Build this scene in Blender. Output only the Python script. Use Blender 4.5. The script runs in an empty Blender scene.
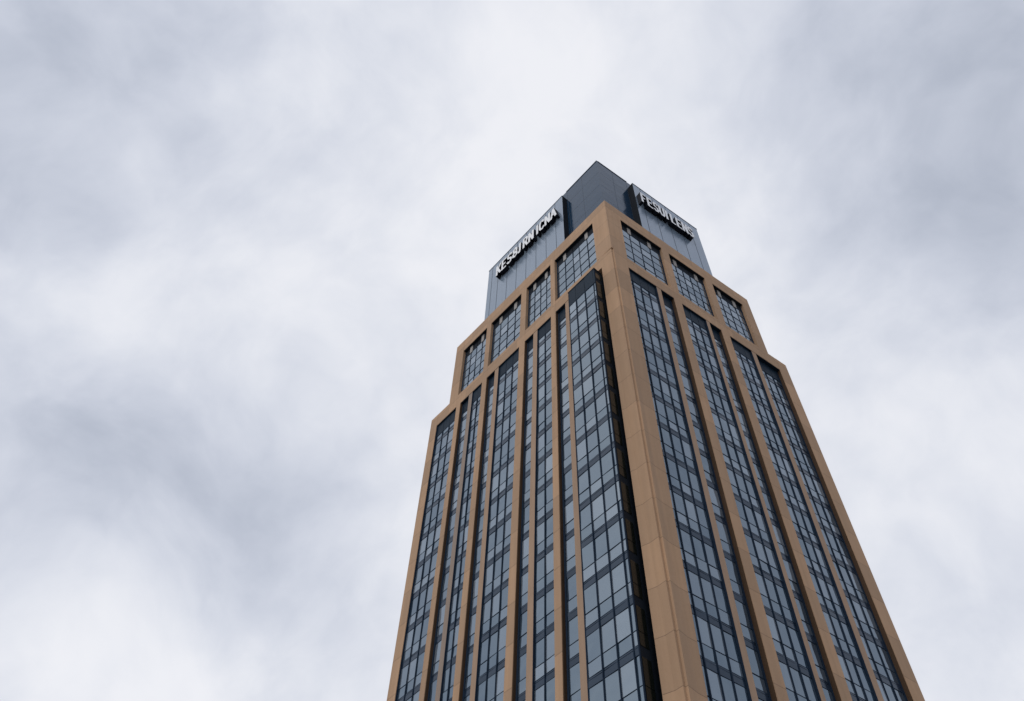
import bpy, bmesh, math, random
from mathutils import Vector, Matrix

scene = bpy.context.scene
COL = scene.collection
R = random.Random(7)

# ------------------------------------------------------------------ camera
CAM = Vector((26.793, -34.517, 0.0))
RIGHT = Vector((0.65359252, 0.75645081, 0.02447425))
UP = Vector((0.62752401, -0.55970783, 0.54124001))
FWD = Vector((-0.42311988, 0.33839224, 0.84051190))
F_PX = 894.34
cd = bpy.data.cameras.new('camera')
cam = bpy.data.objects.new('camera', cd)
COL.objects.link(cam)
cam.matrix_world = Matrix(((RIGHT.x, UP.x, -FWD.x, CAM.x), (RIGHT.y, UP.y, -FWD.y, CAM.y),
                           (RIGHT.z, UP.z, -FWD.z, CAM.z), (0, 0, 0, 1)))
cd.sensor_width = 36.0
cd.lens = F_PX / 1024 * 36.0
cd.clip_start = 0.1
cd.clip_end = 12000
scene.camera = cam

# ------------------------------------------------------------------ colour management
scene.view_settings.view_transform = 'Standard'
scene.view_settings.look = 'None'
scene.view_settings.exposure = 0.0
scene.view_settings.gamma = 1.0
scene.view_settings.use_curve_mapping = False

# ------------------------------------------------------------------ sun (behind a thick cloud deck)
SUN_DIR = Vector((0.10, -0.78, 0.62)).normalized()
sd = bpy.data.lights.new('sun', 'SUN')
sd.energy = 0.75
sd.angle = math.radians(25)
sd.color = (1.0, 0.965, 0.91)
sun = bpy.data.objects.new('sun', sd)
COL.objects.link(sun)
sun.rotation_euler = SUN_DIR.to_track_quat('Z', 'Y').to_euler()

# ------------------------------------------------------------------ world: Nishita sky behind an overcast layer
world = bpy.data.worlds.new('World')
scene.world = world
world.use_nodes = True
wn, wl = world.node_tree.nodes, world.node_tree.links
wn.clear()


def N(tree, kind, **kw):
    n = tree.nodes.new(kind)
    for k, v in kw.items():
        setattr(n, k, v)
    return n


def mth(tree, op, a, b=None, c=None, clamp=False):
    n = tree.nodes.new('ShaderNodeMath')
    n.operation = op
    n.use_clamp = clamp
    for i, v in enumerate((a, b, c)):
        if v is None:
            continue
        if isinstance(v, (int, float)):
            n.inputs[i].default_value = v
        else:
            tree.links.new(v, n.inputs[i])
    return n.outputs[0]


wt = world.node_tree
sky = N(wt, 'ShaderNodeTexSky', sky_type='NISHITA')
sky.sun_disc = False
sky.sun_elevation = math.asin(SUN_DIR.z)
sky.sun_rotation = math.atan2(SUN_DIR.x, SUN_DIR.y)
bg_sky = N(wt, 'ShaderNodeBackground')
bg_sky.inputs['Strength'].default_value = 0.1
wl.new(sky.outputs['Color'], bg_sky.inputs['Color'])

tc = N(wt, 'ShaderNodeTexCoord')
dirv = N(wt, 'ShaderNodeVectorMath', operation='NORMALIZE')
wl.new(tc.outputs['Generated'], dirv.inputs[0])
# gently stirred direction, so the big masses of cloud get uneven edges
warp = N(wt, 'ShaderNodeTexNoise')
warp.inputs['Scale'].default_value = 3.2
warp.inputs['Detail'].default_value = 3.0
warp.inputs['Roughness'].default_value = 0.5
wl.new(dirv.outputs[0], warp.inputs['Vector'])
ws = N(wt, 'ShaderNodeVectorMath', operation='SUBTRACT')
wl.new(warp.outputs['Color'], ws.inputs[0])
ws.inputs[1].default_value = (0.5, 0.5, 0.5)
wsc = N(wt, 'ShaderNodeVectorMath', operation='SCALE')
wl.new(ws.outputs[0], wsc.inputs[0])
wsc.inputs['Scale'].default_value = 0.2
wa = N(wt, 'ShaderNodeVectorMath', operation='ADD')
wl.new(dirv.outputs[0], wa.inputs[0])
wl.new(wsc.outputs[0], wa.inputs[1])
wdir = N(wt, 'ShaderNodeVectorMath', operation='NORMALIZE')
wl.new(wa.outputs[0], wdir.inputs[0])

# broad thick (dark) and thin (bright) places in the deck: azimuth, elevation, angular radius (degrees), amount
CLOUDS = [
    # filled from sky_lobes below
]


def az_el(px, py):
    d = (RIGHT * ((px - 512) / F_PX) - UP * ((py - 350.5) / F_PX) + FWD).normalized()
    return math.degrees(math.atan2(d.x, d.y)), math.degrees(math.asin(d.z))


for px, py, rad, amt in (
        (20, 20, 150, -.52), (0, 170, 90, -.28), (150, 175, 80, -.16), (300, 130, 110, -.08), (115, 140, 28, .22),
        (520, 75, 65, .42), (485, 195, 60, .32), (600, 110, 100, .06), (150, 265, 90, .22), (60, 330, 100, .12),
        (350, 330, 120, .22), (110, 455, 100, -.44), (240, 505, 100, -.30), (330, 440, 80, -.12), (30, 530, 70, -.05),
        (50, 680, 75, .36), (185, 670, 50, .26), (30, 500, 80, -.20), (320, 610, 70, -.12), (995, 90, 140, -.44), (1010, 230, 90, -.2),
        (800, 30, 100, -.1), (870, 360, 130, .12), (720, 230, 90, .10), (960, 600, 120, -.06), (420, 560, 80, .12)):
    a, e = az_el(px, py)
    CLOUDS.append((a, e, math.degrees(rad / F_PX), amt))

# unseen clouds added to dim and vary glass reflections: heavy east, broken elsewhere
for x, y, z, rad, amt in ((.62, .36, .70, 24, -.75), (.95, .15, .28, 26, -.5), (.75, -.1, .6, 14, -.3), (.40, .62, .68, 9, -.2),
                          (.50, .20, .84, 6, .28), (.70, .52, .48, 6, .25), (.36, .36, .86, 5, -.2),
                          (-.42, -.34, .84, 12, .18), (-.6, -.5, .62, 9, -.35), (-.25, -.62, .74, 8, .3), (-.72, -.28, .63, 8, -.3),
                          (-.30, -.22, .93, 6, -.3), (-.52, -.62, .58, 6, .3)):
    v = Vector((x, y, z)).normalized()
    CLOUDS.append((math.degrees(math.atan2(v.x, v.y)), math.degrees(math.asin(v.z)), rad, amt))

total = None
for a, e, rad, amt in CLOUDS:
    a, e = math.radians(a), math.radians(e)
    v = Vector((math.sin(a) * math.cos(e), math.cos(a) * math.cos(e), math.sin(e)))
    dt = N(wt, 'ShaderNodeVectorMath', operation='DOT_PRODUCT')
    wl.new(wdir.outputs[0], dt.inputs[0])
    dt.inputs[1].default_value = v
    k = 1.0 / max(1e-4, 1 - math.cos(math.radians(rad)))
    x = mth(wt, 'MULTIPLY_ADD', dt.outputs['Value'], k * 0.75, -k * 0.75)
    x = mth(wt, 'EXPONENT', x)
    x = mth(wt, 'MULTIPLY', x, amt * 0.72)
    total = x if total is None else mth(wt, 'ADD', total, x)
n1 = N(wt, 'ShaderNodeTexNoise')
n1.inputs['Scale'].default_value = 4.0
n1.inputs['Detail'].default_value = 5.0
n1.inputs['Roughness'].default_value = 0.45
n1.inputs['Distortion'].default_value = 0.35
wl.new(dirv.outputs[0], n1.inputs['Vector'])
n2 = N(wt, 'ShaderNodeTexNoise')
n2.inputs['Scale'].default_value = 11.0
n2.inputs['Detail'].default_value = 4.0
n2.inputs['Roughness'].default_value = 0.5
wl.new(wdir.outputs[0], n2.inputs['Vector'])
nz = mth(wt, 'MULTIPLY_ADD', n1.outputs['Fac'], 0.38, -0.19)
nz2 = mth(wt, 'MULTIPLY_ADD', n2.outputs['Fac'], 0.50, -0.25)
n3 = N(wt, 'ShaderNodeTexNoise')
n3.inputs['Scale'].default_value = 24.0
n3.inputs['Detail'].default_value = 5.0
n3.inputs['Roughness'].default_value = 0.55
wl.new(wdir.outputs[0], n3.inputs['Vector'])
nz2 = mth(wt, 'ADD', nz2, mth(wt, 'MULTIPLY_ADD', n3.outputs['Fac'], 0.26, -0.13))
val = mth(wt, 'ADD', mth(wt, 'ADD', mth(wt, 'ADD', total, nz), nz2), 0.75)
ramp = N(wt, 'ShaderNodeValToRGB')
ramp.color_ramp.interpolation = 'B_SPLINE'
wl.new(val, ramp.inputs['Fac'])
el = ramp.color_ramp.elements
el[0].position = 0.0
el[0].color = (0.40, 0.44, 0.53, 1)
el[1].position = 1.0
el[1].color = (0.93, 0.935, 0.975, 1)
for p, c in ((0.25, (0.50, 0.54, 0.635)), (0.5, (0.645, 0.68, 0.775)), (0.75, (0.79, 0.815, 0.885))):
    q = el.new(p)
    q.color = (*c, 1)
bg_cl = N(wt, 'ShaderNodeBackground')
bg_cl.inputs['Strength'].default_value = 1.0
wl.new(ramp.outputs['Color'], bg_cl.inputs['Color'])
mixw = N(wt, 'ShaderNodeMixShader')
mixw.inputs['Fac'].default_value = 0.94
wl.new(bg_sky.outputs[0], mixw.inputs[1])
wl.new(bg_cl.outputs[0], mixw.inputs[2])
wout = N(wt, 'ShaderNodeOutputWorld')
wl.new(mixw.outputs[0], wout.inputs['Surface'])


# ------------------------------------------------------------------ materials
def new_mat(name):
    m = bpy.data.materials.new(name)
    m.use_nodes = True
    return m, m.node_tree, m.node_tree.nodes['Principled BSDF']


def mixc(t, fac, a, b, blend='MIX'):
    n = t.nodes.new('ShaderNodeMix')
    n.data_type = 'RGBA'
    n.blend_type = blend
    if isinstance(fac, (int, float)):
        n.inputs[0].default_value = fac
    else:
        t.links.new(fac, n.inputs[0])
    for i, v in ((6, a), (7, b)):
        if isinstance(v, tuple):
            n.inputs[i].default_value = (*v, 1)
        else:
            t.links.new(v, n.inputs[i])
    return n.outputs[2]


def stone():
    m, t, b = new_mat('tan_stone')
    L = t.links
    geo = N(t, 'ShaderNodeNewGeometry')
    nb = N(t, 'ShaderNodeTexNoise')
    nb.inputs['Scale'].default_value = 0.35
    nb.inputs['Detail'].default_value = 6
    nb.inputs['Roughness'].default_value = 0.6
    L.new(geo.outputs['Position'], nb.inputs['Vector'])
    # rain streaks: noise stretched along the height
    mp = N(t, 'ShaderNodeMapping')
    mp.inputs['Scale'].default_value = (2.2, 2.2, 0.09)
    L.new(geo.outputs['Position'], mp.inputs['Vector'])
    ns = N(t, 'ShaderNodeTexNoise')
    ns.inputs['Scale'].default_value = 1.0
    ns.inputs['Detail'].default_value = 5
    L.new(mp.outputs[0], ns.inputs['Vector'])
    nf = N(t, 'ShaderNodeTexNoise')
    nf.inputs['Scale'].default_value = 9.0
    nf.inputs['Detail'].default_value = 5
    L.new(geo.outputs['Position'], nf.inputs['Vector'])
    sx = N(t, 'ShaderNodeSeparateXYZ')
    L.new(geo.outputs['Position'], sx.inputs[0])
    # stone course index -> a slightly different tone for each course
    cz = mth(t, 'DIVIDE', mth(t, 'SUBTRACT', sx.outputs['Z'], 1.1), 3.89)
    course = mth(t, 'FLOOR', cz)
    wn_ = N(t, 'ShaderNodeTexWhiteNoise', noise_dimensions='2D')
    cmb = N(t, 'ShaderNodeCombineXYZ')
    L.new(course, cmb.inputs[0])
    L.new(mth(t, 'FLOOR', mth(t, 'DIVIDE', mth(t, 'SUBTRACT', sx.outputs['X'], sx.outputs['Y']), 3.1)), cmb.inputs[1])
    L.new(cmb.outputs[0], wn_.inputs['Vector'])
    fr = mth(t, 'FRACT', cz)
    joint = mth(t, 'LESS_THAN', fr, 0.0105)
    c = mixc(t, nb.outputs['Fac'], (0.425, 0.257, 0.143), (0.535, 0.345, 0.215))
    c = mixc(t, mth(t, 'MULTIPLY', wn_.outputs['Value'], 0.75), c, (0.33, 0.215, 0.135))
    stf = mth(t, 'MULTIPLY_ADD', ns.outputs['Fac'], 1.7, -0.62, clamp=True)
    c = mixc(t, mth(t, 'MULTIPLY', stf, 0.6), c, (0.27, 0.175, 0.11))
    c = mixc(t, mth(t, 'MULTIPLY', nf.outputs['Fac'], 0.22), c, (0.52, 0.36, 0.25))
    c = mixc(t, mth(t, 'MULTIPLY', joint, 0.75), c, (0.14, 0.09, 0.06))
    L.new(c, b.inputs['Base Color'])
    b.inputs['Roughness'].default_value = 0.8
    b.inputs['Specular IOR Level'].default_value = 0.3
    bp = N(t, 'ShaderNodeBump')
    bp.inputs['Strength'].default_value = 0.35
    bp.inputs['Distance'].default_value = 0.03
    hh = mth(t, 'SUBTRACT', nf.outputs['Fac'], mth(t, 'MULTIPLY', joint, 1.0))
    L.new(hh, bp.inputs['Height'])
    L.new(bp.outputs[0], b.inputs['Normal'])
    return m


def glass(name, c0, c1, ior, rough=0.04, wav=0.0):
    m, t, b = new_mat(name)
    L = t.links
    geo = N(t, 'ShaderNodeNewGeometry')
    rnd = geo.outputs['Random Per Island']
    r2 = mth(t, 'POWER', rnd, 2.5)
    c = mixc(t, r2, c0, c1)
    L.new(c, b.inputs['Base Color'])
    b.inputs['IOR'].default_value = ior
    L.new(mth(t, 'MULTIPLY_ADD', rnd, 0.05, rough), b.inputs['Roughness'])
    b.inputs['Specular Tint'].default_value = (0.74, 0.89, 1.0, 1)
    nf = N(t, 'ShaderNodeTexNoise')
    nf.inputs['Scale'].default_value = 0.55
    nf.inputs['Detail'].default_value = 1
    L.new(geo.outputs['Position'], nf.inputs['Vector'])
    bp = N(t, 'ShaderNodeBump')
    bp.inputs['Strength'].default_value = 0.5
    bp.inputs['Distance'].default_value = wav
    L.new(nf.outputs['Fac'], bp.inputs['Height'])
    L.new(bp.outputs[0], b.inputs['Normal'])
    return m


def metal(name, col, rough=0.45, metallic=0.0, var=0.12, spec=0.5):
    m, t, b = new_mat(name)
    L = t.links
    geo = N(t, 'ShaderNodeNewGeometry')
    mp = N(t, 'ShaderNodeMapping')
    mp.inputs['Scale'].default_value = (1.5, 1.5, 0.25)
    L.new(geo.outputs['Position'], mp.inputs['Vector'])
    nf = N(t, 'ShaderNodeTexNoise')
    nf.inputs['Scale'].default_value = 1.2
    nf.inputs['Detail'].default_value = 5
    L.new(mp.outputs[0], nf.inputs['Vector'])
    dk = tuple(v * (1 - var * 2) for v in col)
    L.new(mixc(t, nf.outputs['Fac'], dk, col), b.inputs['Base Color'])
    b.inputs['Roughness'].default_value = rough
    b.inputs['Metallic'].default_value = metallic
    b.inputs['Specular IOR Level'].default_value = spec
    return m


M_STONE = stone()
M_GLASS = glass('window_glass', (0.030, 0.052, 0.080), (0.20, 0.23, 0.27), 2.75, 0.03, 0.07)
M_SPAN = glass('spandrel_glass', (0.012, 0.026, 0.050), (0.022, 0.038, 0.066), 1.42, 0.12, 0.02)
M_HEAD = glass('dark_head_glass', (0.010, 0.020, 0.034), (0.014, 0.026, 0.042), 1.12, 0.35, 0.02)
M_CAP = glass('crown_glass', (0.010, 0.034, 0.072), (0.020, 0.054, 0.104), 1.25, 0.12, 0.05)
M_DARK = metal('dark_metal', (0.011, 0.015, 0.022), 0.7, 0.0, 0.1, 0.08)
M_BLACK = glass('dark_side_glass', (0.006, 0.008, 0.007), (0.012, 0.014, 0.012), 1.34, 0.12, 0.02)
M_MULL = metal('mullion_metal', (0.016, 0.030, 0.055), 0.7, 0.0, 0.1, 0.08)
M_FIN = metal('pale_fin_metal', (0.33, 0.31, 0.29), 0.6)
M_PANEL = metal('blue_grey_panel', (0.225, 0.290, 0.375), 0.22, 0.15, 0.08, 0.6)
M_SEAM = metal('panel_seam', (0.05, 0.065, 0.09), 0.6, 0, 0.05, 0.2)
M_SLIM = metal('weathered_slim_stone', (0.43, 0.295, 0.205), 0.8, 0, 0.14, 0.2)
M_GREYP = metal('grey_brown_mullion', (0.30, 0.225, 0.175), 0.6, 0, 0.12, 0.3)
M_REVEAL = metal('dark_brown_reveal', (0.088, 0.052, 0.030), 0.65, 0, 0.15, 0.15)  # reveal sides coloured a darker brown than the stone fronts
M_LETW = metal('white_letter_face', (0.90, 0.91, 0.93), 0.4, 0, 0.02)
M_LETB = metal('black_letter_side', (0.006, 0.008, 0.016), 0.6, 0, 0.05, 0.15)
M_ROOF = metal('roof_membrane', (0.12, 0.12, 0.125), 0.9)


def paving():
    m, t, b = new_mat('plaza_paving')
    L = t.links
    geo = N(t, 'ShaderNodeNewGeometry')
    br = N(t, 'ShaderNodeTexBrick')
    br.inputs['Scale'].default_value = 1.0
    br.inputs['Brick Width'].default_value = 0.9
    br.inputs['Row Height'].default_value = 0.45
    br.inputs['Mortar Size'].default_value = 0.008
    br.inputs['Color1'].default_value = (0.24, 0.225, 0.205, 1)
    br.inputs['Color2'].default_value = (0.30, 0.285, 0.26, 1)
    br.inputs['Mortar'].default_value = (0.10, 0.095, 0.09, 1)
    L.new(geo.outputs['Position'], br.inputs['Vector'])
    L.new(br.outputs['Color'], b.inputs['Base Color'])
    b.inputs['Roughness'].default_value = 0.85
    return m


# ------------------------------------------------------------------ mesh helpers
ANG = 0.09504417
DL, NL = Vector((-1, 0, 0)), Vector((0, -1, 0))
DR, NR = Vector((math.sin(ANG), math.cos(ANG), 0)), Vector((math.cos(ANG), -math.sin(ANG), 0))
FACES = {'L': (DL, NL), 'R': (DR, NR)}
GROUND = -1.6
BASE = Vector((-13, 13, GROUND))


# the piers are not perfectly plumb: in-plane offset (m) of each line at 31 m and at 87 m
DRIFT = {'L': ((0, 0, 0), (1.72, 0, .25), (2.3, 0, 0), (5.0, 0, 0), (6.2, .05, -.30), (7.0, .12, -.30), (9.4, .14, -.38), (14.6, .18, -.45), (19, .08, -.22), (21.5, .0, -.10),
               (26, -.02, -.02), (31.4, -.12, .10)),
         'R': ((0, 0, 0), (2.2, .04, -.02), (6, .0, .0), (9.5, -.03, .08), (16.4, -.08, .18), (20, -.12, .25), (24.2, -.03, .08), (25.8, -.06, .12))}


def drift(face, s, z):
    if z > 100.006:
        return 0.0
    t = DRIFT[face]
    if s <= 0 or s >= t[-1][0]:
        lo, hi = (0, 0) if s <= 0 else t[-1][1:]
    else:
        for (s0, a0, b0), (s1, a1, b1) in zip(t, t[1:]):
            if s <= s1:
                k = (s - s0) / (s1 - s0)
                lo, hi = a0 + (a1 - a0) * k, b0 + (b1 - b0) * k
                break
    return lo + (hi - lo) * (z - 31) / 56


def P(face, s, d, z):
    a, n = FACES[face]
    return a * (s + drift(face, s, z)) + n * d + Vector((0, 0, z))


def link(name, bm, mat, parent=None, origin=None):
    me = bpy.data.meshes.new(name)
    org = origin if origin is not None else BASE
    bmesh.ops.translate(bm, verts=bm.verts, vec=-org)
    bmesh.ops.recalc_face_normals(bm, faces=bm.faces)
    bm.to_mesh(me)
    bm.free()
    for mm in (mat if isinstance(mat, (list, tuple)) else [mat]):
        me.materials.append(mm)
    o = bpy.data.objects.new(name, me)
    COL.objects.link(o)
    if parent is not None:
        o.parent = parent
        if parent.type == 'EMPTY':
            pass
    else:
        o.location = org
    return o


def fbox(bm, face, s0, s1, d0, d1, z0, z1):
    v = [bm.verts.new(P(face, s, d, z)) for z in (z0, z1) for (s, d) in ((s0, d0), (s1, d0), (s1, d1), (s0, d1))]
    for q in ((0, 3, 2, 1), (4, 5, 6, 7), (0, 1, 5, 4), (1, 2, 6, 5), (2, 3, 7, 6), (3, 0, 4, 7)):
        bm.faces.new([v[i] for i in q])


def prism(bm, pts, z0, z1):
    lo = [bm.verts.new((p.x, p.y, z0)) for p in pts]
    hi = [bm.verts.new((p.x, p.y, z1)) for p in pts]
    n = len(pts)
    bm.faces.new(lo[::-1])
    bm.faces.new(hi)
    for i in range(n):
        bm.faces.new((lo[i], lo[(i + 1) % n], hi[(i + 1) % n], hi[i]))


def pane(bm, face, s0, s1, d, z0, z1, t=0.03):
    """a glass pane with real thickness, very slightly out of plane as real panes are"""
    a, b_ = R.uniform(-.012, .012), R.uniform(-.012, .012)
    v = []
    for dd in (0, -t):
        for i, (s, z) in enumerate(((s0, z0), (s1, z0), (s1, z1), (s0, z1))):
            off = a * (1 if i in (1, 2) else -1) + b_ * (1 if i > 1 else -1)
            v.append(bm.verts.new(P(face, s, d + off + dd, z)))
    for q in ((0, 1, 2, 3), (7, 6, 5, 4), (0, 4, 5, 1), (1, 5, 6, 2), (2, 6, 7, 3), (3, 7, 4, 0)):
        bm.faces.new([v[i] for i in q])


def root(name, label, cat, loc, group=None):
    o = bpy.data.objects.new(name, None)
    COL.objects.link(o)
    o.location = loc
    o.empty_display_size = 1
    o['label'] = label
    o['category'] = cat
    if group:
        o['group'] = group
    return o


# ------------------------------------------------------------------ ground
bm = bmesh.new()
S = 4000
bm.faces.new([bm.verts.new(p) for p in ((-S, -S, GROUND), (S, -S, GROUND), (S, S, GROUND), (-S, S, GROUND))])
g = link('ground', bm, paving(), None, Vector((0, 0, GROUND)))
g['kind'] = 'structure'

# ------------------------------------------------------------------ the tower
tower = root('office_tower', 'tall tan stone and blue glass tower with stepped top under a cloudy sky', 'tower', BASE)
LU, RV = 31.4, 25.8          # widths of the two seen sides
LU2, RV2 = 28.0, 23.0        # the upper step
H1T, H1B, H2T, H2B = 87.4, 85.1, 100.0, 97.3
FLOOR = 3.89
Z0 = 35.45 - 9 * FLOOR       # spandrel tops lie at Z0 + k*FLOOR (metres above the eye)
GD = -0.38                   # glass plane behind the stone


def plan(ul, vr, ind_l, ind_r, back=0.0):
    """footprint parallel to both seen sides, pulled in from them"""
    def at(s, v):
        # point at s along the left side and v along the right side
        return DL * s + DR * v
    return [at(ind_r, ind_l), at(ul - back, ind_l), at(ul - back, vr - back), at(ind_r, vr - back)]


# solid body behind the facades
bm = bmesh.new()
prism(bm, plan(LU, RV, 0.9, 0.9, 0.05), GROUND, H1T - 0.7)
link('building_core', bm, M_DARK, tower)
bm = bmesh.new()
prism(bm, plan(LU2, RV2, 0.9, 0.9, 0.05), H1T - 0.7, H2T - 0.6)
link('upper_core', bm, M_DARK, tower)
# rear and step walls in the same stone
bm = bmesh.new()
prism(bm, [DL * LU + DR * .9, DL * (LU - .6) + DR * .9, DL * (LU - .6) + DR * (RV - .6), DL * LU + DR * RV], GROUND, H1T)
link('rear_wall', bm, M_STONE, tower)
bm = bmesh.new()
prism(bm, [DR * RV + DL * .9, DR * (RV - .6) + DL * .9, DL * (LU - .61) + DR * (RV - .6), DL * (LU - .01) + DR * RV], GROUND, H1T - .003)
link('rear_wall', bm, M_STONE, tower)
bm = bmesh.new()
prism(bm, [DL * LU2 + DR * .9, DL * (LU2 - .6) + DR * .9, DL * (LU2 - .6) + DR * (RV2 - .6), DL * LU2 + DR * RV2], H1T - .5, H2T)
link('step_wall', bm, M_STONE, tower)
bm = bmesh.new()
prism(bm, [DR * RV2 + DL * .9, DR * (RV2 - .6) + DL * .9, DL * (LU2 - .61) + DR * (RV2 - .6), DL * (LU2 - .01) + DR * RV2], H1T - .5, H2T - .003)
link('step_wall', bm, M_STONE, tower)
# narrow glazed slots in the rear walls
for s0 in (3, 8, 13, 18):
    bm = bmesh.new()
    a = DL * (LU + .04)
    w = Vector((a.x, a.y, 0)) + DR * s0
    prism(bm, [w, w + DR * 3.0, w + DR * 3.0 - DL * .08, w - DL * .08], 2.0, H1T - 3)
    link('rear_window_strip', bm, M_SPAN, tower)
bm = bmesh.new()
prism(bm, plan(LU, RV, 0.5, 0.5, 0.55), H1T - 0.69, H1T - 0.3)
link('step_roof', bm, M_ROOF, tower)
bm = bmesh.new()
prism(bm, plan(LU2, RV2, 0.5, 0.5, 0.55), H2T - 0.59, H2T - 0.25)
link('upper_roof', bm, M_ROOF, tower)

# ---- corner pier: two stone faces meeting at a notched arris
q = 0.19
dn = -0.11
bm = bmesh.new()


def corner_ring(z):
    k = (H2T - z) / 69.0                      # 0 at the top, 1 at 31 m
    lean = (RIGHT.xy.normalized() * (0.34 * k)).to_3d()
    u = 1.75 - 0.42 * (87.4 - z) / 56
    zz = Vector((0, 0, z))
    return [DL * q + lean + zz, DL * u + zz, DL * u - NL * 1.0 + zz, DL * 1.1 + DR * 1.1 + zz, DR * 2.1 - NR * 1.0 + zz,
            DR * 2.1 + zz, DR * q + lean + zz, DL * q + DR * q + lean + zz]


r0, r1 = ([bm.verts.new(p) for p in corner_ring(z)] for z in (GROUND, H1T))
bm.faces.new(r0[::-1])
bm.faces.new(r1)
for i in range(8):
    bm.faces.new((r0[i], r0[(i + 1) % 8], r1[(i + 1) % 8], r1[i]))
link('corner_pier', bm, M_STONE, tower)
bm = bmesh.new()
prism(bm, [Vector((0, 0, 0)), P('L', 2.3, 0, 0), P('L', 2.3, -1.0, 0), DL * 1.1 + DR * 1.1, P('R', 2.12, -1.0, 0),
           P('R', 2.12, 0, 0)], H1T, H2T)
link('corner_pier', bm, M_STONE, tower)

# ---- piers: (side, s0, s1, top, front)
PIERS = [('L', 9.40, 10.15, H2T, 0), ('L', 14.60, 15.50, H2T, 0), ('L', 20.95, 21.75, H2T, 0), ('L', 26.40, 28.0, H2T, 0),
         ('L', 25.68, 26.42, H1T, -.004), ('L', 30.12, 31.4, H1T, 0),
         ('R', 8.43, 9.53, H2T, 0), ('R', 15.22, 16.42, H2T, 0), ('R', 21.45, 23.0, H2T, 0), ('R', 24.22, 25.8, H1T, 0)]
for f, s0, s1, top, d in PIERS:
    bm = bmesh.new()
    zb = H1B - 0.02 if (f, s0) in (('L', 26.40), ('R', 21.45)) else GROUND
    fbox(bm, f, s0, s1, -0.95, d, zb, top + (0.004 if top == H2T else 0))
    link('pier', bm, M_STONE, tower)
SLIM = [('L', 7.15, 7.82), ('L', 12.48, 13.15), ('L', 18.95, 19.58), ('L', 23.52, 24.15),
        ('R', 6.02, 6.62), ('R', 13.0, 13.5), ('R', 19.68, 20.38)]
for f, s0, s1 in SLIM:
    bm = bmesh.new()
    fbox(bm, f, s0, s1, -0.70, -0.05, GROUND, H1B)
    link('slim_pier', bm, M_GREYP if (f, s0) == ('L', 23.52) else M_SLIM, tower)

# ---- beams
for f, w1, w2, c in (('L', LU, LU2, 1.2), ('R', RV, RV2, 1.2)):
    bm = bmesh.new()
    fbox(bm, f, c, w1 - .3, -0.93, -0.012, H1B, H1T - .004)
    link('belt_beam', bm, M_STONE, tower)
    bm = bmesh.new()
    fbox(bm, f, c, w2 - .3, -0.93, -0.012, H2B, H2T - .004)
    link('parapet_beam', bm, M_STONE, tower)


# ---- tall window bays
BAND_REST = bmesh.new()
BAND_N = [0]


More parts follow.
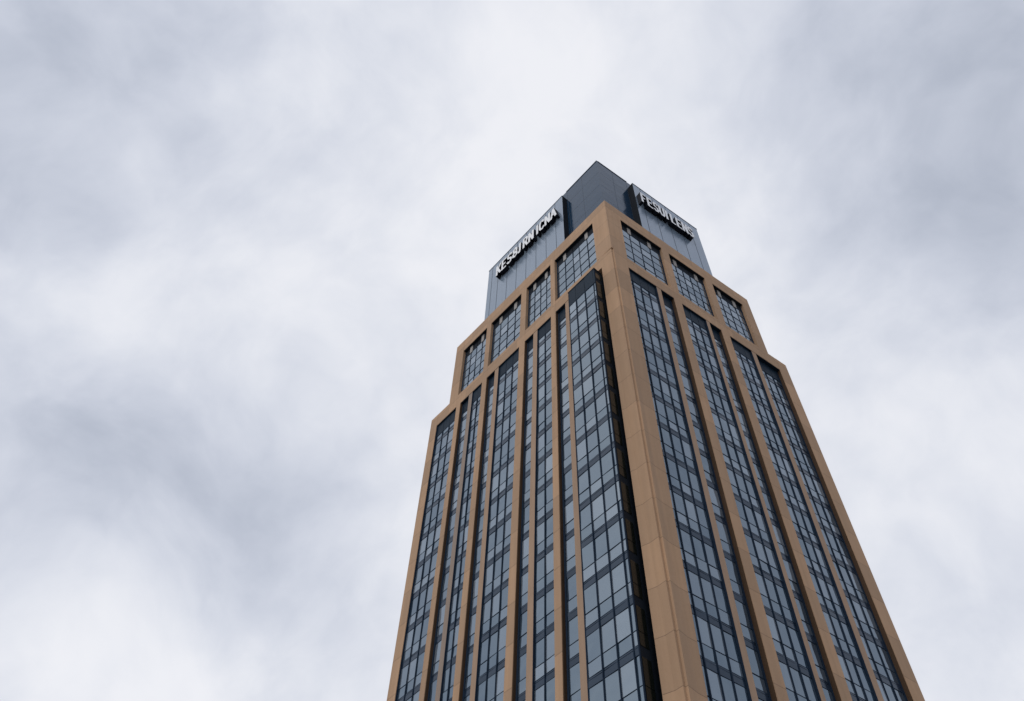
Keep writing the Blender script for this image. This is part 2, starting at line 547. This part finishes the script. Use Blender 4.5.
def bay(f, s0, s1, n, d=GD, top=H1B, head=2.2, right_sliver=0.0, dark_side=False, black=0.20, kind='window_bay'):
    """glass, its metal grid, dark floor bands and a dark head panel; s1 is away from the corner"""
    gl, tr, hd = (bmesh.new() for _ in range(3))
    zt = top - head
    fr = 0.05
    if dark_side:
        d, black = (-.19 if f == 'L' else -.23), .07
    elif d < 0:
        d, black = (-.35 if f == 'L' else -.44), .24
    a0, a1 = s0 + fr, s1 - (black if d < 0 else fr)
    edges = [a0 + (a1 - a0) * i / n for i in range(n + 1)]
    if right_sliver:
        edges = [a0] + [a0 + right_sliver + (a1 - a0 - right_sliver) * i / n for i in range(n + 1)]
    zs = []
    z = Z0
    while z - FLOOR > GROUND:
        z -= FLOOR
    while z < zt:
        zs.append(z)
        z += FLOOR
    bands = []
    for z in zs:
        b_lo, b_hi = z - 0.70, z
        p_lo, p_mid, p_hi = z, z + 1.10, z + FLOOR - 0.70
        if b_hi < zt:
            one = 28 < z < 54
            sp = bmesh.new() if one else BAND_REST
            for a, b in zip(edges, edges[1:]):
                pane(sp, f, a + .03, b - .03, d + .012, max(b_lo, GROUND), b_hi)
            if one:
                bands.append(sp)
        for a, b in zip(edges, edges[1:]):
            g0, g1 = a + .03, b - .03
            for lo, hi in ((p_lo, p_mid), (p_mid, p_hi)):
                lo2, hi2 = lo + .02, min(hi - .02, zt - .03)
                if hi2 - lo2 > .15:
                    pane(gl, f, g0, g1, d - .01, lo2, hi2)
        for zz, hh in ((p_mid, .016), (p_lo, .018), (p_lo - .17, .012), (p_hi, .012)):
            if zz + hh < zt:
                fbox(tr, f, s0 + .02, s1 - .02, d - .05, d + .022, zz - hh, zz + hh)
    for a, b in zip(edges, edges[1:]):
        pane(hd, f, a + .02, b - .02, d + .02, zt, top - .01)
    fbox(tr, f, s0 + .02, s1 - .02, d - .05, d + .035, zt - .04, zt + .04)
    if d > 0:
        fbox(tr, f, s1 - .06, s1 - .0, d - .05, d + .03, GROUND, top - .02)
    if d < 0:   # dark strips along the reveal
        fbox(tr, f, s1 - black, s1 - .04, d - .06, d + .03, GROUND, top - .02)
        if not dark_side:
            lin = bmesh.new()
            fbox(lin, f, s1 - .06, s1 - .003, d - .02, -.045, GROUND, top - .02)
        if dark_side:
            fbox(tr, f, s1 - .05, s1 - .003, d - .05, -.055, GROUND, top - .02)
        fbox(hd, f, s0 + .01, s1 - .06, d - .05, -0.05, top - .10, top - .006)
    o = link(kind, gl, M_GLASS, tower)
    link('glazing_frame', tr, M_MULL, o)
    link('head_panel', hd, M_HEAD, o)
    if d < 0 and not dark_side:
        link('reveal_strip', lin, M_REVEAL, o)
    for sp in bands:
        link('floor_band', sp, M_SPAN, o)
    for i, e in enumerate(edges):
        inner = 0 < i < len(edges) - 1
        if not inner and d < 0 and i:
            continue
        w = .038 if inner else .03
        mu = bmesh.new()
        fbox(mu, f, e - w, e + w, d - .06, d + (.075 if inner else .04), GROUND, zt if inner else top - .012)
        link('mullion', mu, M_MULL, o)
    return o


for a, ds in ((('L', 7.82, 9.40, 1), 0), (('L', 10.15, 12.48, 2), 1), (('L', 13.15, 14.60, 1), 0), (('L', 15.50, 18.95, 3), 1),
              (('L', 19.58, 20.95, 1), 0), (('L', 21.75, 23.52, 2), 1), (('L', 24.15, 25.68, 1), 0), (('L', 26.42, 30.12, 3), 1),
              (('R', 6.62, 8.43, 1), 0), (('R', 9.53, 13.0, 3), 1), (('R', 13.5, 15.22, 1), 0), (('R', 16.42, 19.68, 3), 1),
              (('R', 20.38, 24.22, 3), 0)):
    bay(*a, dark_side=bool(ds))
bay('R', 2.1, 6.02, 3, right_sliver=0.45, dark_side=True)

# ---- projecting glass bay beside the corner
BD = 1.0
b = bay('L', 1.72, 6.20, 3, d=BD, top=83.95, head=2.95, right_sliver=0.42, kind='projecting_bay')
bm = bmesh.new()
fbox(bm, 'L', 1.76, 6.15, -0.6, BD - .08, GROUND, 83.9)
link('bay_box', bm, M_DARK, b)
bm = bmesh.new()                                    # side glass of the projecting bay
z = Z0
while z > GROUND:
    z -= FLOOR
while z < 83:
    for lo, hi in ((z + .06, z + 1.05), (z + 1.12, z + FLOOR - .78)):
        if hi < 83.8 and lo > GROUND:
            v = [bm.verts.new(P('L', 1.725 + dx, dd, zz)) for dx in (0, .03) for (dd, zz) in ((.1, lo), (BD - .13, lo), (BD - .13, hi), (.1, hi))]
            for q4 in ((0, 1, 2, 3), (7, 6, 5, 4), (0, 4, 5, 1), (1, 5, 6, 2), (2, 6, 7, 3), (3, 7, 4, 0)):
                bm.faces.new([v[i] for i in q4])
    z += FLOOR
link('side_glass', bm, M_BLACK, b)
bm = bmesh.new()
fbox(bm, 'L', 1.68, 6.25, -.02, BD + .05, 83.9, 84.02)
link('bay_roof', bm, M_DARK, b)


# ---- square windows of the stepped top
def upper_window(f, s0, s1, n=4):
    gl, mu, hd = (bmesh.new() for _ in range(3))
    z0, z1 = H1T, H2B
    d = GD
    zt = z1 - 1.5
    rows = 5
    e = [s0 + .04 + (s1 - s0 - .19) * i / n for i in range(n + 1)]
    r = [z0 + .02 + (zt - z0 - .02) * i / rows for i in range(rows + 1)]
    for a, b_ in zip(e, e[1:]):
        for i in range(rows):
            pane(gl, f, a + .04, b_ - .04, d, r[i] + .03, r[i + 1] - .03)
        pane(hd, f, a + .03, b_ - .03, d, zt, z1 - .01)
    for i, x in enumerate(e):
        w = .04 if 0 < i < n else .04
        fbox(mu, f, x - w, x + w, d - .06, d + .05, z0, zt if 0 < i < n else z1 - .012)
    for zz in r[1:]:
        fbox(mu, f, s0 + .02, s1 - .02, d - .05, d + .03, zz - .05, zz + .05)
    fbox(mu, f, s1 - .16, s1 - .04, d - .05, d + .03, z0, z1 - .02)
    fbox(hd, f, s0 + .01, s1 - .04, d - .05, -0.05, z1 - .10, z1 - .006)
    o = link('square_window', gl, M_GLASS, tower)
    link('window_grid', mu, M_MULL, o)
    link('head_panel', hd, M_DARK, o)
    for x in (e[1], e[n - 1]) if s1 - s0 > 4.6 else (e[1], e[n - 1]):
        fn = bmesh.new()
        fbox(fn, f, x - .24, x + .24, d - .03, d + .08, zt - .12, z1 - .105)
        link('fin', fn, M_FIN, o)


link('floor_band', BAND_REST, M_SPAN, tower)['kind'] = 'stuff'
for a in (('L', 2.3, 9.40, 5), ('L', 10.15, 14.60), ('L', 15.50, 20.95, 4), ('L', 21.75, 26.40, 4),
          ('R', 2.12, 8.43, 4), ('R', 9.53, 15.22, 5), ('R', 16.42, 21.45, 4)):
    upper_window(*a)

# ---- crown: dark glass block and the two pale sign walls standing proud of it
CT = 116.5
cl, cr = 0.90, 1.05
bm = bmesh.new()
prism(bm, plan(22.3, 17.4, cl, cr, 0), H2T - .3, CT)
crown = link('glass_crown', bm, M_CAP, tower)
bm = bmesh.new()
for s in (4.0, 6.9):
    fbox(bm, 'L', s - .02, s + .02, -cl - .05, -cl + .01, H2T, CT)
for s in (3.4, 5.9):
    fbox(bm, 'R', s - .02, s + .02, -cr - .05, -cr + .01, H2T, CT)
for zz in (104.2, 108.3, 112.4):
    fbox(bm, 'L', 1.0, 7, -cl - .05, -cl + .008, zz - .02, zz + .02)
    fbox(bm, 'R', 1.0, 6, -cr - .05, -cr + .008, zz - .02, zz + .02)
fbox(bm, 'L', .95, 7.0, -cl - .06, -cl + .06, CT - .12, CT + .05)
fbox(bm, 'R', .95, 6.0, -cr - .06, -cr + .06, CT - .12, CT + .05)
link('crown_joints', bm, M_SEAM, crown)

PT = 113.75
for f, s0, s1, pt, js in (('L', 7.05, 22.45, 113.75, (8.5, 10.4, 12.35, 14.3, 16.25, 18.2, 20.2, 21.6)),
                          ('R', 5.95, 17.4, 113.8, (7.2, 9.3, 11.6, 13.8, 15.9))):
    bm = bmesh.new()
    fbox(bm, f, s0, s1, -1.3, -.035, H2T + .01, pt)
    pn = link('sign_wall', bm, M_PANEL, tower)
    bm = bmesh.new()
    for s in js:
        fbox(bm, f, s - .04, s + .04, -.1, -.028, H2T + .02, pt - .02)
    link('panel_joints', bm, M_SEAM, pn)
    bm = bmesh.new()
    fbox(bm, f, s0 - .012, s0 + .0, -1.29, -.05, H2T + .02, pt - .01)
    link('dark_side_cladding', bm, M_DARK, pn)
    bm = bmesh.new()
    fbox(bm, f, s0 - .05, s1 + .04, -1.32, .0, pt, pt + .14)
    link('coping', bm, M_SEAM, pn)

# ------------------------------------------------------------------ rooftop lettering
G = {  # strokes on a 0..1 by 0..1 grid
    'K': [[(.1, 0), (.1, 1)], [(.85, 1), (.15, .45)], [(.35, .58), (.9, 0)]],
    'E': [[(.85, 1), (.12, 1), (.12, 0), (.85, 0)], [(.12, .5), (.7, .5)]],
    'S': [[(.88, .86), (.6, 1), (.3, .97), (.12, .76), (.28, .55), (.7, .46), (.88, .24), (.68, .03), (.35, 0), (.1, .14)]],
    '8': [[(.5, 1), (.2, .88), (.2, .62), (.5, .5), (.8, .62), (.8, .88), (.5, 1)], [(.5, .5), (.12, .36), (.12, .12), (.5, 0), (.88, .12), (.88, .36), (.5, .5)]],
    'J': [[(.75, 1), (.75, .15), (.5, 0), (.15, .1)]],
    'R': [[(.12, 0), (.12, 1), (.65, 1), (.88, .78), (.65, .52), (.12, .5)], [(.5, .5), (.9, 0)]],
    'N': [[(.1, 0), (.1, 1), (.88, 0), (.88, 1)]],
    'I': [[(.5, 0), (.5, 1)]],
    'C': [[(.9, .82), (.65, 1), (.3, .95), (.1, .7), (.1, .3), (.3, .05), (.65, 0), (.9, .18)]],
    'A': [[(.02, 0), (.48, 1), (.95, 0)], [(.2, .34), (.78, .34)]],
    'F': [[(.12, 0), (.12, 1), (.85, 1)], [(.12, .52), (.62, .52)]],
    'P': [[(.15, 0), (.15, 1), (.7, 1), (.9, .78), (.7, .52), (.45, .5)]],
    'U': [[(.1, 1), (.1, .25), (.35, 0), (.65, 0), (.9, .25), (.9, 1)]],
    'L': [[(.15, 1), (.15, 0), (.8, 0)]],
    'B': [[(.12, 0), (.12, 1), (.65, 1), (.85, .76), (.6, .52), (.9, .28), (.65, 0), (.12, 0)], [(.12, .52), (.6, .52)]],
}


def letter(f, ch, sa, sb, z0, z1, parent, org, depth, wgt, k):
    """sa = where the letter starts reading, sb = where it ends"""
    bm = bmesh.new()
    for j, st in enumerate(G[ch]):
        pts = [(sa + (sb - sa) * x, z0 + (z1 - z0) * y) for x, y in st]
        for i, (p, q_) in enumerate(zip(pts, pts[1:])):
            p, q_ = Vector(p), Vector(q_)
            t = (q_ - p).normalized()
            n = Vector((-t.y, t.x)) * wgt
            p2, q2 = p - t * wgt * .7, q_ + t * wgt * .7
            fr = depth + .004 * (i % 3) + .013 * j
            c = [p2 + n, p2 - n, q2 - n, q2 + n]
            lo = [bm.verts.new(P(f, v.x, -.03, v.y)) for v in c]
            hi = [bm.verts.new(P(f, v.x, fr, v.y)) for v in c]
            bm.faces.new(lo)
            ff = bm.faces.new(hi)
            ff.material_index = 1
            for a in range(4):
                bm.faces.new((lo[a], lo[(a + 1) % 4], hi[(a + 1) % 4], hi[a]))
    return link('letter', bm, [M_LETB, M_LETW], parent, org)


def sign(f, word, s_start, s_end, z0, z1, label, k, wgt):
    org = P(f, (s_start + s_end) / 2, 0, z0)
    t = root('rooftop_sign', label, 'sign', org)
    widths = [.45 if c in 'IJ' else .15 if c == ' ' else 1.0 for c in word]
    gap = .22
    tot = sum(widths) + gap * (len(word) - 1)
    u = (s_end - s_start) / tot
    x = s_start
    for i, (c, w) in enumerate(zip(word, widths)):
        if c != ' ':
            letter(f, c, x, x + w * u, z0, z1, t, org, .62, wgt, i)
        x += (w + gap) * u
    return t


sign('L', 'KES8J RN ICNA', 19.8, 7.75, 107.9, 110.4, 'white capital letters on the pale panel wall left of the top corner', 0, .185)
sign('R', 'FESUI LENS', 6.3, 15.2, 107.3, 109.9, 'white capital letters on the pale panel wall right of the top corner', 1, .18)
